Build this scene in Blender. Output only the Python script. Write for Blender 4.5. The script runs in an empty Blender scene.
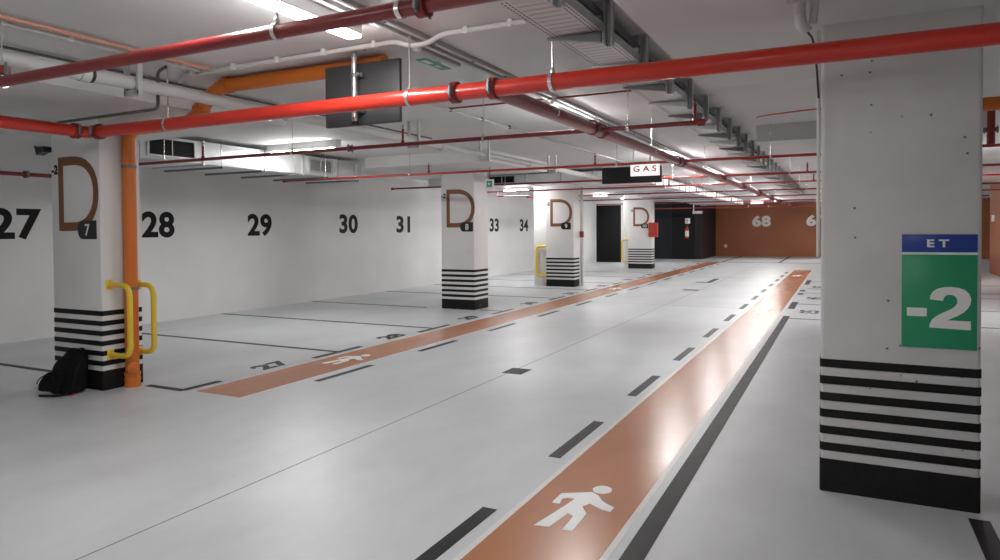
import bpy, bmesh, math, random
from mathutils import Vector, Matrix
from mathutils.geometry import tessellate_polygon
random.seed(7)
SC = bpy.context.scene
COL = SC.collection
PI = math.pi
CEIL = 3.05

# ------------------------------------------------------------------ view
SC.view_settings.view_transform = 'Standard'
SC.view_settings.look = 'None'
SC.view_settings.exposure = 1.08
SC.view_settings.gamma = 1.0
SC.view_settings.use_curve_mapping = False

# ------------------------------------------------------------------ materials
MATS = {}
def nodes_of(name):
    m = bpy.data.materials.new(name); m.use_nodes = True
    nt = m.node_tree; b = nt.nodes['Principled BSDF']
    MATS[name] = m
    return m, nt, b
def mat(name, col, rough=0.5, metal=0.0, noise=0.0, scale=8.0, bump=0.0, bscale=40.0, coat=0.0, spec=0.5):
    m, nt, b = nodes_of(name)
    b.inputs['Roughness'].default_value = rough
    b.inputs['Metallic'].default_value = metal
    b.inputs['Coat Weight'].default_value = coat
    b.inputs['Coat Roughness'].default_value = 0.12
    b.inputs['Specular IOR Level'].default_value = spec
    c = (col[0], col[1], col[2], 1)
    b.inputs['Base Color'].default_value = c
    if noise or bump:
        tc = nt.nodes.new('ShaderNodeTexCoord')
    if noise:
        n = nt.nodes.new('ShaderNodeTexNoise'); n.inputs['Scale'].default_value = scale
        n.inputs['Detail'].default_value = 5
        nt.links.new(tc.outputs['Object'], n.inputs['Vector'])
        r = nt.nodes.new('ShaderNodeValToRGB')
        r.color_ramp.elements[0].position = 0.3; r.color_ramp.elements[1].position = 0.7
        r.color_ramp.elements[0].color = tuple(x * (1 - noise) for x in col) + (1,)
        r.color_ramp.elements[1].color = tuple(min(1, x * (1 + noise)) for x in col) + (1,)
        nt.links.new(n.outputs['Fac'], r.inputs['Fac'])
        nt.links.new(r.outputs['Color'], b.inputs['Base Color'])
    if bump:
        n2 = nt.nodes.new('ShaderNodeTexNoise'); n2.inputs['Scale'].default_value = bscale
        n2.inputs['Detail'].default_value = 4
        nt.links.new(tc.outputs['Object'], n2.inputs['Vector'])
        bp = nt.nodes.new('ShaderNodeBump'); bp.inputs['Strength'].default_value = bump
        bp.inputs['Distance'].default_value = 0.01
        nt.links.new(n2.outputs['Fac'], bp.inputs['Height'])
        nt.links.new(bp.outputs['Normal'], b.inputs['Normal'])
    return m
def emis(name, col, strength):
    m, nt, b = nodes_of(name)
    b.inputs['Base Color'].default_value = (*col, 1)
    b.inputs['Emission Color'].default_value = (*col, 1)
    b.inputs['Emission Strength'].default_value = strength
    return m

def concrete_pits(name, col):
    m, nt, b = nodes_of(name)
    tc = nt.nodes.new('ShaderNodeTexCoord')
    v = nt.nodes.new('ShaderNodeTexVoronoi'); v.inputs['Scale'].default_value = 13
    v.inputs['Randomness'].default_value = 1
    nt.links.new(tc.outputs['Object'], v.inputs['Vector'])
    r = nt.nodes.new('ShaderNodeValToRGB')
    r.color_ramp.elements[0].position = 0.06; r.color_ramp.elements[0].color = (0, 0, 0, 1)
    r.color_ramp.elements[1].position = 0.12; r.color_ramp.elements[1].color = (1, 1, 1, 1)
    nt.links.new(v.outputs['Distance'], r.inputs['Fac'])
    # only some cells carry a pit
    r2 = nt.nodes.new('ShaderNodeValToRGB'); r2.color_ramp.interpolation = 'CONSTANT'
    r2.color_ramp.elements[0].color = (0, 0, 0, 1); r2.color_ramp.elements[1].color = (1, 1, 1, 1)
    r2.color_ramp.elements[1].position = 0.45
    sp = nt.nodes.new('ShaderNodeSeparateColor')
    nt.links.new(v.outputs['Color'], sp.inputs['Color'])
    nt.links.new(sp.outputs['Red'], r2.inputs['Fac'])
    mx = nt.nodes.new('ShaderNodeMath'); mx.operation = 'MAXIMUM'
    nt.links.new(r.outputs['Color'], mx.inputs[0]); nt.links.new(r2.outputs['Color'], mx.inputs[1])
    n = nt.nodes.new('ShaderNodeTexNoise'); n.inputs['Scale'].default_value = 2.2; n.inputs['Detail'].default_value = 6
    nt.links.new(tc.outputs['Object'], n.inputs['Vector'])
    cr = nt.nodes.new('ShaderNodeValToRGB')
    cr.color_ramp.elements[0].position = 0.3; cr.color_ramp.elements[1].position = 0.72
    cr.color_ramp.elements[0].color = tuple(x * 0.9 for x in col) + (1,)
    cr.color_ramp.elements[1].color = tuple(x * 1.06 for x in col) + (1,)
    nt.links.new(n.outputs['Fac'], cr.inputs['Fac'])
    mm = nt.nodes.new('ShaderNodeMix'); mm.data_type = 'RGBA'
    nt.links.new(mx.outputs[0], mm.inputs[0])
    mm.inputs[6].default_value = (0.09, 0.085, 0.08, 1)
    nt.links.new(cr.outputs['Color'], mm.inputs[7])
    nt.links.new(mm.outputs[2], b.inputs['Base Color'])
    bp = nt.nodes.new('ShaderNodeBump'); bp.inputs['Strength'].default_value = 0.25; bp.inputs['Distance'].default_value = 0.01
    nt.links.new(mx.outputs[0], bp.inputs['Height'])
    nt.links.new(bp.outputs['Normal'], b.inputs['Normal'])
    b.inputs['Roughness'].default_value = 0.6
    return m

def epoxy(name, col, var, r0, r1, scale=0.55):
    m, nt, b = nodes_of(name)
    tc = nt.nodes.new('ShaderNodeTexCoord')
    mp = nt.nodes.new('ShaderNodeMapping'); mp.inputs['Scale'].default_value = (1.0, 0.55, 1)
    nt.links.new(tc.outputs['Object'], mp.inputs['Vector'])
    n = nt.nodes.new('ShaderNodeTexNoise'); n.inputs['Scale'].default_value = scale; n.inputs['Detail'].default_value = 7
    n.inputs['Roughness'].default_value = 0.62
    nt.links.new(mp.outputs['Vector'], n.inputs['Vector'])
    cr = nt.nodes.new('ShaderNodeValToRGB')
    cr.color_ramp.elements[0].position = 0.3; cr.color_ramp.elements[1].position = 0.7
    cr.color_ramp.elements[0].color = tuple(x * (1 - var) for x in col) + (1,)
    cr.color_ramp.elements[1].color = tuple(x * (1 + var) for x in col) + (1,)
    nt.links.new(n.outputs['Fac'], cr.inputs['Fac'])
    nt.links.new(cr.outputs['Color'], b.inputs['Base Color'])
    n2 = nt.nodes.new('ShaderNodeTexNoise'); n2.inputs['Scale'].default_value = 2.6; n2.inputs['Detail'].default_value = 8
    nt.links.new(mp.outputs['Vector'], n2.inputs['Vector'])
    mr = nt.nodes.new('ShaderNodeMapRange')
    mr.inputs[1].default_value = 0.3; mr.inputs[2].default_value = 0.7
    mr.inputs[3].default_value = r0; mr.inputs[4].default_value = r1
    nt.links.new(n2.outputs['Fac'], mr.inputs[0])
    nt.links.new(mr.outputs[0], b.inputs['Roughness'])
    n3 = nt.nodes.new('ShaderNodeTexNoise'); n3.inputs['Scale'].default_value = 26; n3.inputs['Detail'].default_value = 5
    nt.links.new(tc.outputs['Object'], n3.inputs['Vector'])
    bp = nt.nodes.new('ShaderNodeBump'); bp.inputs['Strength'].default_value = 0.12; bp.inputs['Distance'].default_value = 0.004
    nt.links.new(n3.outputs['Fac'], bp.inputs['Height'])
    nt.links.new(bp.outputs['Normal'], b.inputs['Normal'])
    return m

def perforated(name):
    # galvanised sheet with rows of punched slots, drawn from the object's own metres
    m, nt, b = nodes_of(name)
    tc = nt.nodes.new('ShaderNodeTexCoord'); sep = nt.nodes.new('ShaderNodeSeparateXYZ')
    nt.links.new(tc.outputs['Object'], sep.inputs[0])
    def math_(op, a, bb=None):
        n = nt.nodes.new('ShaderNodeMath'); n.operation = op
        for i, v in enumerate((a, bb)):
            if v is None: continue
            if isinstance(v, (int, float)): n.inputs[i].default_value = v
            else: nt.links.new(v, n.inputs[i])
        return n.outputs[0]
    xe = math_('SUBTRACT', 0.17, math_('ABSOLUTE', math_('ADD', sep.outputs['X'], 0.03)))   # metres in from the nearer edge
    def band(v, c, h): return math_('LESS_THAN', math_('ABSOLUTE', math_('SUBTRACT', v, c)), h)
    fy = math_('FRACT', math_('MULTIPLY', sep.outputs['Y'], 26.0))
    rows = math_('MAXIMUM', band(xe, 0.018, 0.0055), band(xe, 0.045, 0.0055))
    slots = math_('MULTIPLY', rows, band(fy, 0.5, 0.33))
    fy2 = math_('FRACT', math_('MULTIPLY', sep.outputs['Y'], 13.0))
    rung = math_('MULTIPLY', math_('MULTIPLY', band(fy2, 0.5, 0.17), math_('GREATER_THAN', xe, 0.065)), 0.35)
    hole = math_('MAXIMUM', slots, rung)
    mx = nt.nodes.new('ShaderNodeMix'); mx.data_type = 'RGBA'
    nt.links.new(hole, mx.inputs[0])
    mx.inputs[6].default_value = (0.66, 0.635, 0.625, 1); mx.inputs[7].default_value = (0.03, 0.03, 0.03, 1)
    nt.links.new(mx.outputs[2], b.inputs['Base Color'])
    b.inputs['Metallic'].default_value = 0.25; b.inputs['Roughness'].default_value = 0.45
    return m

epoxy('floor_grey', (0.555, 0.570, 0.588), 0.12, 0.33, 0.38, 1.3)
epoxy('walk_orange', (0.445, 0.180, 0.086), 0.12, 0.235, 0.265, 1.4)
MATS['walk_orange'].node_tree.nodes['Principled BSDF'].inputs['Specular IOR Level'].default_value = 0.34
MATS['floor_grey'].node_tree.nodes['Principled BSDF'].inputs['Specular IOR Level'].default_value = 0.36
mat('walk_white', (0.68, 0.66, 0.645), 0.35)
mat('mark_black', (0.012, 0.012, 0.013), 0.5, noise=0.5, scale=6, spec=0.25)
mat('mark_white', (0.82, 0.81, 0.79), 0.4)
mat('wall_paint', (0.69, 0.69, 0.685), 0.75, noise=0.06, scale=0.8, bump=0.12, bscale=18)
mat('ceil_paint', (0.66, 0.655, 0.65), 0.8, noise=0.06, scale=0.9, bump=0.15, bscale=14)
mat('pillar_paint', (0.72, 0.71, 0.70), 0.6, noise=0.04, scale=2.5, bump=0.12, bscale=30)
concrete_pits('pillar_concrete', (0.64, 0.63, 0.62))
mat('pillar_black', (0.008, 0.008, 0.008), 0.6, noise=0.4, scale=20, spec=0.25)
mat('brown_wall', (0.33, 0.105, 0.038), 0.55, noise=0.12, scale=0.7)
mat('black_wall', (0.005, 0.005, 0.006), 0.6, spec=0.25)
mat('slate_wall', (0.017, 0.020, 0.026), 0.6, spec=0.25)
mat('plum_wall', (0.017, 0.013, 0.015), 0.6, spec=0.25)
mat('letter_brown', (0.20, 0.075, 0.028), 0.6)
mat('paint_black', (0.005, 0.005, 0.0055), 0.6, spec=0.2)
mat('red_pipe', (0.58, 0.030, 0.016), 0.32, coat=0.25)
mat('dark_red_pipe', (0.22, 0.014, 0.016), 0.34, coat=0.25)
mat('red_clamp', (0.22, 0.018, 0.014), 0.45)
mat('orange_pipe', (0.62, 0.16, 0.018), 0.42)
mat('grey_pipe', (0.50, 0.49, 0.48), 0.45)
mat('white_conduit', (0.66, 0.64, 0.62), 0.5)
mat('orange_conduit', (0.66, 0.30, 0.20), 0.5)
mat('dark_conduit', (0.10, 0.095, 0.09), 0.5)
mat('galv', (0.52, 0.53, 0.535), 0.40, metal=0.35, noise=0.12, scale=9)
mat('galv_duct', (0.70, 0.71, 0.715), 0.42, metal=0.25, noise=0.08, scale=2)
mat('galv_dark', (0.16, 0.165, 0.17), 0.45, metal=0.4)
mat('bolt_steel', (0.72, 0.70, 0.68), 0.25, metal=0.9)
mat('grille_black', (0.006, 0.006, 0.006), 0.6, spec=0.2)
mat('mid_red_pipe', (0.40, 0.026, 0.018), 0.34, coat=0.25)
mat('grille_grey', (0.30, 0.30, 0.30), 0.5)
mat('yellow', (0.80, 0.56, 0.03), 0.35, coat=0.3)
mat('sign_back', (0.050, 0.051, 0.053), 0.5)
mat('sign_green', (0.016, 0.29, 0.125), 0.35)
mat('sign_blue', (0.012, 0.045, 0.29), 0.35)
mat('sign_white', (0.80, 0.80, 0.78), 0.4)
mat('sign_black', (0.006, 0.006, 0.007), 0.35)
mat('sign_red', (0.62, 0.02, 0.05), 0.4)
mat('exit_green', (0.02, 0.30, 0.12), 0.4)
mat('lamp_body', (0.75, 0.75, 0.74), 0.45)
mat('bag_black', (0.0035, 0.0035, 0.004), 0.8, bump=0.5, bscale=60, spec=0.2)
mat('bag_strap', (0.006, 0.006, 0.0065), 0.7, spec=0.25)
mat('cable_black', (0.014, 0.014, 0.015), 0.55)
mat('box_red', (0.45, 0.035, 0.014), 0.5)
mat('grey_plastic', (0.42, 0.42, 0.42), 0.5)
perforated('perforated')
LAMP = emis('lamp_glow', (1.0, 0.99, 0.975), 46.0)
emis('lamp_glow_strong', (1.0, 0.985, 0.97), 52.0)
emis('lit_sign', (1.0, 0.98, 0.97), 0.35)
emis('exit_glow', (0.75, 1.0, 0.82), 0.5)

# ------------------------------------------------------------------ mesh helpers
def finish(name, bm, m, parent=None, smooth=True, angle=35):
    me = bpy.data.meshes.new(name)
    bmesh.ops.recalc_face_normals(bm, faces=bm.faces[:])
    bm.to_mesh(me); bm.free()
    me.materials.append(MATS[m])
    if smooth:
        me.shade_smooth()
        try: me.set_sharp_from_angle(angle=math.radians(angle))
        except Exception: pass
    o = bpy.data.objects.new(name, me); COL.objects.link(o)
    if parent: o.parent = parent; o.matrix_parent_inverse = parent.matrix_basis.inverted() if False else Matrix()
    if parent:
        # meshes are built in world metres: move them into the parent's frame
        me.transform(parent.matrix_world.inverted() if parent.parent is None else Matrix(world_of(parent)).inverted())
    return o
WORLD = {}
def world_of(o):
    m = o.matrix_basis.copy(); p = o.parent
    while p: m = p.matrix_basis @ m; p = p.parent
    return m
def B(): return bmesh.new()
def box(bm, x0, x1, y0, y1, z0, z1, bev=0.0, seg=2):
    vs = [bm.verts.new((x, y, z)) for x in (x0, x1) for y in (y0, y1) for z in (z0, z1)]
    fs = [(0, 1, 3, 2), (4, 6, 7, 5), (0, 4, 5, 1), (2, 3, 7, 6), (0, 2, 6, 4), (1, 5, 7, 3)]
    faces = [bm.faces.new([vs[i] for i in f]) for f in fs]
    if bev:
        es = list({e for f in faces for e in f.edges})
        bmesh.ops.bevel(bm, geom=es, offset=bev, segments=seg, affect='EDGES', profile=0.5)
    return bm
def vbox(bm, x0, x1, y0, y1, z0, z1, bev, seg=3):
    """box whose vertical edges only are rounded"""
    vs = [bm.verts.new((x, y, z)) for x in (x0, x1) for y in (y0, y1) for z in (z0, z1)]
    fs = [(0, 1, 3, 2), (4, 6, 7, 5), (0, 4, 5, 1), (2, 3, 7, 6), (0, 2, 6, 4), (1, 5, 7, 3)]
    faces = [bm.faces.new([vs[i] for i in f]) for f in fs]
    es = [e for e in {e for f in faces for e in f.edges} if abs(e.verts[0].co.z - e.verts[1].co.z) > 1e-4]
    bmesh.ops.bevel(bm, geom=es, offset=bev, segments=seg, affect='EDGES', profile=0.5)
    return bm
def fillet(pts, r, n=6):
    pts = [Vector(p) for p in pts]; out = [pts[0]]
    for i in range(1, len(pts) - 1):
        a, b, c = pts[i - 1], pts[i], pts[i + 1]
        u = (a - b); v = (c - b); lu, lv = u.length, v.length; u.normalize(); v.normalize()
        rr = min(r, lu * 0.48, lv * 0.48)
        p0, p1 = b + u * rr, b + v * rr
        for k in range(n + 1):
            t = k / n
            out.append(p0 * (1 - t) ** 2 + b * 2 * t * (1 - t) + p1 * t ** 2)
    out.append(pts[-1]); return out
def tube(bm, pts, r, seg=14, cap=True):
    pts = [Vector(p) for p in pts]
    n = len(pts); rs = r if isinstance(r, (list, tuple)) else [r] * n
    tans = []
    for i in range(n):
        t = (pts[min(i + 1, n - 1)] - pts[max(i - 1, 0)]); t.normalize(); tans.append(t)
    ref = Vector((0, 0, 1)) if abs(tans[0].z) < 0.9 else Vector((1, 0, 0))
    nrm = (ref - tans[0] * ref.dot(tans[0])).normalized()
    rings = []
    for i in range(n):
        nrm = (nrm - tans[i] * nrm.dot(tans[i])).normalized()
        bi = tans[i].cross(nrm)
        rings.append([bm.verts.new(pts[i] + (nrm * math.cos(2 * PI * k / seg) + bi * math.sin(2 * PI * k / seg)) * rs[i]) for k in range(seg)])
    for a, b in zip(rings, rings[1:]):
        for k in range(seg):
            bm.faces.new((a[k], a[(k + 1) % seg], b[(k + 1) % seg], b[k]))
    if cap:
        bm.faces.new(rings[0][::-1]); bm.faces.new(rings[-1])
    return bm
def ring(bm, c, axis, r0, r1, w, seg=20):
    """a band (hollow) of inner radius r0, outer r1, width w around AXIS"""
    c = Vector(c); ax = Vector(axis).normalized()
    u = ax.orthogonal().normalized(); v = ax.cross(u)
    prof = [(r0, -w / 2), (r1, -w / 2), (r1, w / 2), (r0, w / 2)]
    R = []
    for k in range(seg):
        a = 2 * PI * k / seg; d = u * math.cos(a) + v * math.sin(a)
        R.append([bm.verts.new(c + d * p + ax * q) for p, q in prof])
    for k in range(seg):
        a, b = R[k], R[(k + 1) % seg]
        for j in range(4):
            bm.faces.new((a[j], b[j], b[(j + 1) % 4], a[(j + 1) % 4]))
    return bm
def lathe(bm, c, axis, prof, seg=16):
    """prof: list of (radius, distance along axis)"""
    c = Vector(c); ax = Vector(axis).normalized(); u = ax.orthogonal().normalized(); v = ax.cross(u)
    rings = []
    for r, q in prof:
        rings.append([bm.verts.new(c + ax * q + (u * math.cos(2 * PI * k / seg) + v * math.sin(2 * PI * k / seg)) * max(r, 1e-4)) for k in range(seg)])
    for a, b in zip(rings, rings[1:]):
        for k in range(seg): bm.faces.new((a[k], a[(k + 1) % seg], b[(k + 1) % seg], b[k]))
    bm.faces.new(rings[0][::-1]); bm.faces.new(rings[-1])
    return bm
def prism(bm, pts2, o, ex, ey, t):
    """polygon in the plane (o, ex, ey), thickened by t along ex x ey"""
    o, ex, ey = Vector(o), Vector(ex), Vector(ey); n = ex.cross(ey).normalized()
    a = [bm.verts.new(o + ex * x + ey * y) for x, y in pts2]
    b = [bm.verts.new(o + ex * x + ey * y + n * t) for x, y in pts2]
    for i in range(len(pts2)):
        j = (i + 1) % len(pts2); bm.faces.new((a[i], a[j], b[j], b[i]))
    for i, j, k in tessellate_polygon([[Vector((x, y, 0)) for x, y in pts2]]):
        bm.faces.new((a[i], a[j], a[k])); bm.faces.new((b[k], b[j], b[i]))
    return bm
def text_bm(body, o, ex, ey, w, h, t=0.003, bold=0.0, spacing=1.0):
    """lettering fitted into w x h metres at corner o, along ex / ey"""
    cu = bpy.data.curves.new('lettering', 'FONT'); cu.body = body; cu.size = 1.0
    cu.offset = bold; cu.extrude = 0.5; cu.space_character = spacing; cu.resolution_u = 5
    ob = bpy.data.objects.new('lettering', cu); COL.objects.link(ob)
    dg = bpy.context.evaluated_depsgraph_get(); dg.update()
    me = bpy.data.meshes.new_from_object(ob.evaluated_get(dg))
    bpy.data.objects.remove(ob); bpy.data.curves.remove(cu)
    bm = B(); bm.from_mesh(me); bpy.data.meshes.remove(me)
    xs = [v.co.x for v in bm.verts]; ys = [v.co.y for v in bm.verts]; zs = [v.co.z for v in bm.verts]
    x0, x1, y0, y1, z0, z1 = min(xs), max(xs), min(ys), max(ys), min(zs), max(zs)
    o, ex, ey = Vector(o), Vector(ex), Vector(ey); n = ex.cross(ey).normalized()
    for v in bm.verts:
        a = (v.co.x - x0) / (x1 - x0) * w; b = (v.co.y - y0) / (y1 - y0) * h; c = (v.co.z - z0) / (z1 - z0) * t
        v.co = o + ex * a + ey * b + n * c
    return bm
def thing(name, label, cat, loc=(0, 0, 0), group=None):
    o = bpy.data.objects.new(name, None); COL.objects.link(o); o.location = loc
    o.empty_display_size = 0.1
    o.matrix_basis = Matrix.Translation(loc)
    o['label'] = label; o['category'] = cat; o['kind'] = 'thing'
    if group: o['group'] = group
    return o
def tag(o, label, cat, group=None):
    o['label'] = label; o['category'] = cat; o['kind'] = 'thing'
    if group: o['group'] = group
    return o
def part(name, bm, m, parent, label=None, **k):
    me_parent = parent
    o = finish(name, bm, m, None, **k)
    o.parent = me_parent
    o.data.transform(world_of(me_parent).inverted())
    if label: o['label'] = label
    return o
def struct(name, bm, m, **k):
    o = finish(name, bm, m, None, **k); o['kind'] = 'structure'; return o
X, Y, Z = (1, 0, 0), (0, 1, 0), (0, 0, 1)

# ------------------------------------------------------------------ the setting
bm = box(B(), -14, 8, -7, 46, -0.2, 0.0); floor = struct('floor', bm, 'floor_grey')
bm = box(B(), -14, 8, -7, 46, CEIL, CEIL + 0.2); struct('ceiling', bm, 'ceil_paint')
WALL_X = -10.87
wall = struct('wall_left', box(B(), WALL_X - 0.2, WALL_X, -7, 32.3, 0, CEIL), 'wall_paint')
struct('wall_rear', box(B(), WALL_X - 0.2, 5.0, -7, -6.8, 0, CEIL), 'wall_paint')
struct('wall_end_left', box(B(), -9.62, -9.3, 32.3, 36.8, 0, CEIL), 'wall_paint')
bm = B(); box(bm, WALL_X - 0.2, -9.62, 32.3, 32.42, 0, 2.78, 0.004)
door = struct('door_1', bm, 'black_wall')
part('door_frame', box(B(), WALL_X - 0.2, -9.62, 32.27, 32.42, 2.78, CEIL), 'wall_paint', door)
slate = struct('wall_core_front', box(B(), -9.62, -8.15, 36.8, 37.1, 0, CEIL), 'slate_wall')
core = struct('wall_core_middle', box(B(), -8.15, -6.98, 36.75, 37.1, 0, CEIL), 'black_wall')
struct('wall_core_side', box(B(), -6.98, -6.68, 36.8, 41.6, 0, CEIL), 'plum_wall')
part('door_panel', box(B(), -9.3, -8.35, 36.78, 36.8, 0, 2.1), 'slate_wall', slate)
far = struct('wall_far', box(B(), -6.98, 8, 41.6, 41.8, 0, CEIL), 'brown_wall')
wr = struct('wall_right', box(B(), 4.55, 4.8, 18.0, 28.8, 0, CEIL), 'brown_wall')
struct('wall_right_near', box(B(), 4.55, 4.8, -7, 18.0, 0, CEIL), 'wall_paint')
struct('wall_right_recess', box(B(), 7.6, 7.8, 28.8, 41.6, 0, CEIL), 'wall_paint')
struct('wall_right_return', box(B(), 4.8, 7.8, 28.6, 28.8, 0, CEIL), 'wall_paint')
# thickened slab panels over the pillars
for i, (cx, cy, zb) in enumerate([(-7.08, 4.6, 2.80), (-7.05, 12.27, 2.84), (0.28, 4.80, 2.82), (0.28, 11.65, 2.82)]):
    struct('trim_%d' % (i + 1), box(B(), cx - 1.38, cx + 1.36, cy - 1.36, cy + 1.36, zb, CEIL), 'ceil_paint')

# --- painted floor: two walkways with pale edges, dashes, stall lines, numbers, figures
def slab2(x0, x1, y0, y1, h): return box(B(), x0, x1, y0, y1, 0.0, h)
RX0, RX1, LX0, LX1 = -1.655, -1.05, -5.82, -5.20
part('walkway', slab2(RX0, RX1, -1.0, 28.4, 0.0015), 'walk_orange', floor, 'orange-brown painted walkway along the right of the lane')
part('walkway', slab2(LX0, LX1, 4.75, 33.6, 0.0015), 'walk_orange', floor, 'orange-brown painted walkway beside the numbered stalls')
for x0, x1, ya, yb in [(RX0 - 0.035, RX0, -1, 28.6), (RX1, RX1 + 0.035, -1, 28.6), (LX0 - 0.035, LX0, 4.72, 33.6), (LX1, LX1 + 0.035, 4.72, 33.6)]:
    part('walkway_edge', slab2(x0, x1, ya, yb, 0.0012), 'walk_white', floor)
part('walkway_edge', slab2(RX0, RX1, 28.4, 28.6, 0.0012), 'walk_white', floor)
def dash(x0, x1, y0, y1, nm='lane_dash'): return part(nm, slab2(x0, x1, y0, y1, 0.002), 'mark_black', floor)
for k in range(13): dash(-1.855, -1.765, 2.47 + 1.968 * k, 3.46 + 1.968 * k)
for k in range(14): dash(-5.06, -4.98, 5.62 + 1.99 * k, 6.58 + 1.99 * k)
STALL = [4.72, 7.12, 9.50, 12.03, 14.85, 17.25, 19.7, 22.4, 24.9]
for k, y in enumerate(STALL):
    xr = -5.97
    x_in = -7.75 if k in (0, 3) else xr
    if k == 5: x_in = xr
    dash(WALL_X + 0.02, x_in, y - 0.04, y + 0.04, 'stall_line')
    dash(xr - 0.045, xr + 0.045, y - (0.0 if k == 0 else 0.48), y + 0.47, 'stall_line')
dash(-6.5, -5.95, 4.68, 4.76, 'stall_line'); dash(-6.5, -6.0, 12.03, 12.11, 'stall_line')
for y in (27.4, 29.9, 32.3): dash(-6.03, -5.93, y - 0.4, y + 0.4, 'stall_line')
# right-hand stalls
dash(-0.965, -0.855, -1.0, 13.45, 'stall_line')
for y in (13.12, 15.70, 18.45, 19.75, 22.4): dash(-0.85, 4.5, y - 0.035, y + 0.035, 'stall_line')
for ya, yb in ((14.7, 16.1), (17.9, 18.4), (18.85, 19.3), (21.2, 23.0)): dash(-0.98, -0.855, ya, yb, 'stall_line')
dash(0.62, 0.72, -1.0, 4.48, 'stall_line')
dash(-6.6, 4.5, 34.0, 34.22, 'stall_line')
for x in (-5.2, -2.65, -0.1): dash(x - 0.06, x + 0.06, 34.1, 41.5, 'stall_line')
dash(-3.42, -3.18, 6.84, 7.14, 'tape_patch')
dash(-3.75, -3.35, 18.1, 18.35, 'tape_patch'); dash(-3.66, -3.50, 21.1, 22.6, 'tape_patch'); dash(-3.95, -3.5, 20.85, 21.1, 'tape_patch')
mat('joint_dark', (0.19, 0.19, 0.195), 0.6)
part('saw_cut', slab2(-3.355, -3.345, -1.0, 33.0, 0.0008), 'joint_dark', floor)
for y in (14.4, 23.4): part('saw_cut', slab2(-4.9, -1.9, y, y + 0.012, 0.0008), 'joint_dark', floor)
for body, yc in (('27', 5.92), ('28', 8.35), ('29', 10.75), ('30', 13.45), ('31', 15.95), ('32', 18.5), ('33', 21.1), ('34', 23.7)):
    part('stall_number', text_bm(body, (-5.97, yc - 0.10, 0.0), Y, (-1, 0, 0), 0.50, 0.28, 0.002, 0.045), 'mark_black', floor, 'black stall number %s painted on the floor' % body)
for body, yc in (('53', 14.3), ('54', 17.1), ('55', 20.4)):
    part('stall_number', text_bm(body, (-0.74, yc + 0.25, 0.0), (0, -1, 0), X, 0.50, 0.34, 0.002, 0.025), 'mark_black', floor)
MAN = [(-0.17, -0.008), (-0.171, 0.144), (-0.01, 0.242), (0.044, 0.205), (0.087, 0.141), (0.128, 0.106), (0.181, 0.074), (0.177, 0.008), (0.124, 0.019), (0.034, 0.071), (0.012, 0.008), (0.066, -0.073), (0.073, -0.317), (0.016, -0.324), (0.011, -0.136), (-0.031, -0.111), (-0.058, -0.323), (-0.141, -0.338), (-0.083, -0.014), (-0.068, 0.101), (-0.11, 0.096), (-0.137, 0.073), (-0.122, -0.009)]
MAN = MAN[::-1]
for cx, cy in ((-1.35, 3.7), (-1.36, 14.1), (-1.36, 25.0), (-5.51, 6.75), (-5.5, 17.9)):
    bm = B(); prism(bm, MAN, (cx, cy, 0.0012), X, Y, 0.0018)
    prism(bm, [(0.035 + 0.058 * math.cos(2 * PI * k / 24), 0.305 + 0.066 * math.sin(2 * PI * k / 24)) for k in range(24)], (cx, cy, 0.0012), X, Y, 0.0018)
    part('pedestrian_symbol', bm, 'mark_white', floor, smooth=False)
# numbers painted on the walls
for body, y0, y1 in (('27', 5.46, 6.17), ('28', 7.83, 8.48), ('29', 10.19, 10.85), ('30', 13.04, 13.74), ('31', 15.40, 16.06), ('32', 17.9, 18.6), ('33', 20.90, 21.60), ('34', 23.36, 24.12)):
    zz = 1.505 if y0 < 13 else 1.545
    part('stall_number', text_bm(body, (WALL_X - 0.001, y0, zz), Y, Z, y1 - y0, 0.465, 0.004, 0.035, 1.05), 'paint_black', wall, 'black stall number %s painted on the white wall' % body, smooth=False)
for body, x0 in (('68', -4.66), ('69', -1.82)):
    part('stall_number', text_bm(body, (x0, 41.601, 1.70), X, Z, 1.0, 0.64, 0.004, 0.05, 1.1), 'mark_white', far, 'white stall number %s painted on the brown wall' % body, smooth=False)
part('socket_plate', box(B(), -6.20, -6.04, 41.56, 41.6, 0.50, 0.68, 0.01), 'sign_white', far)

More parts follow.
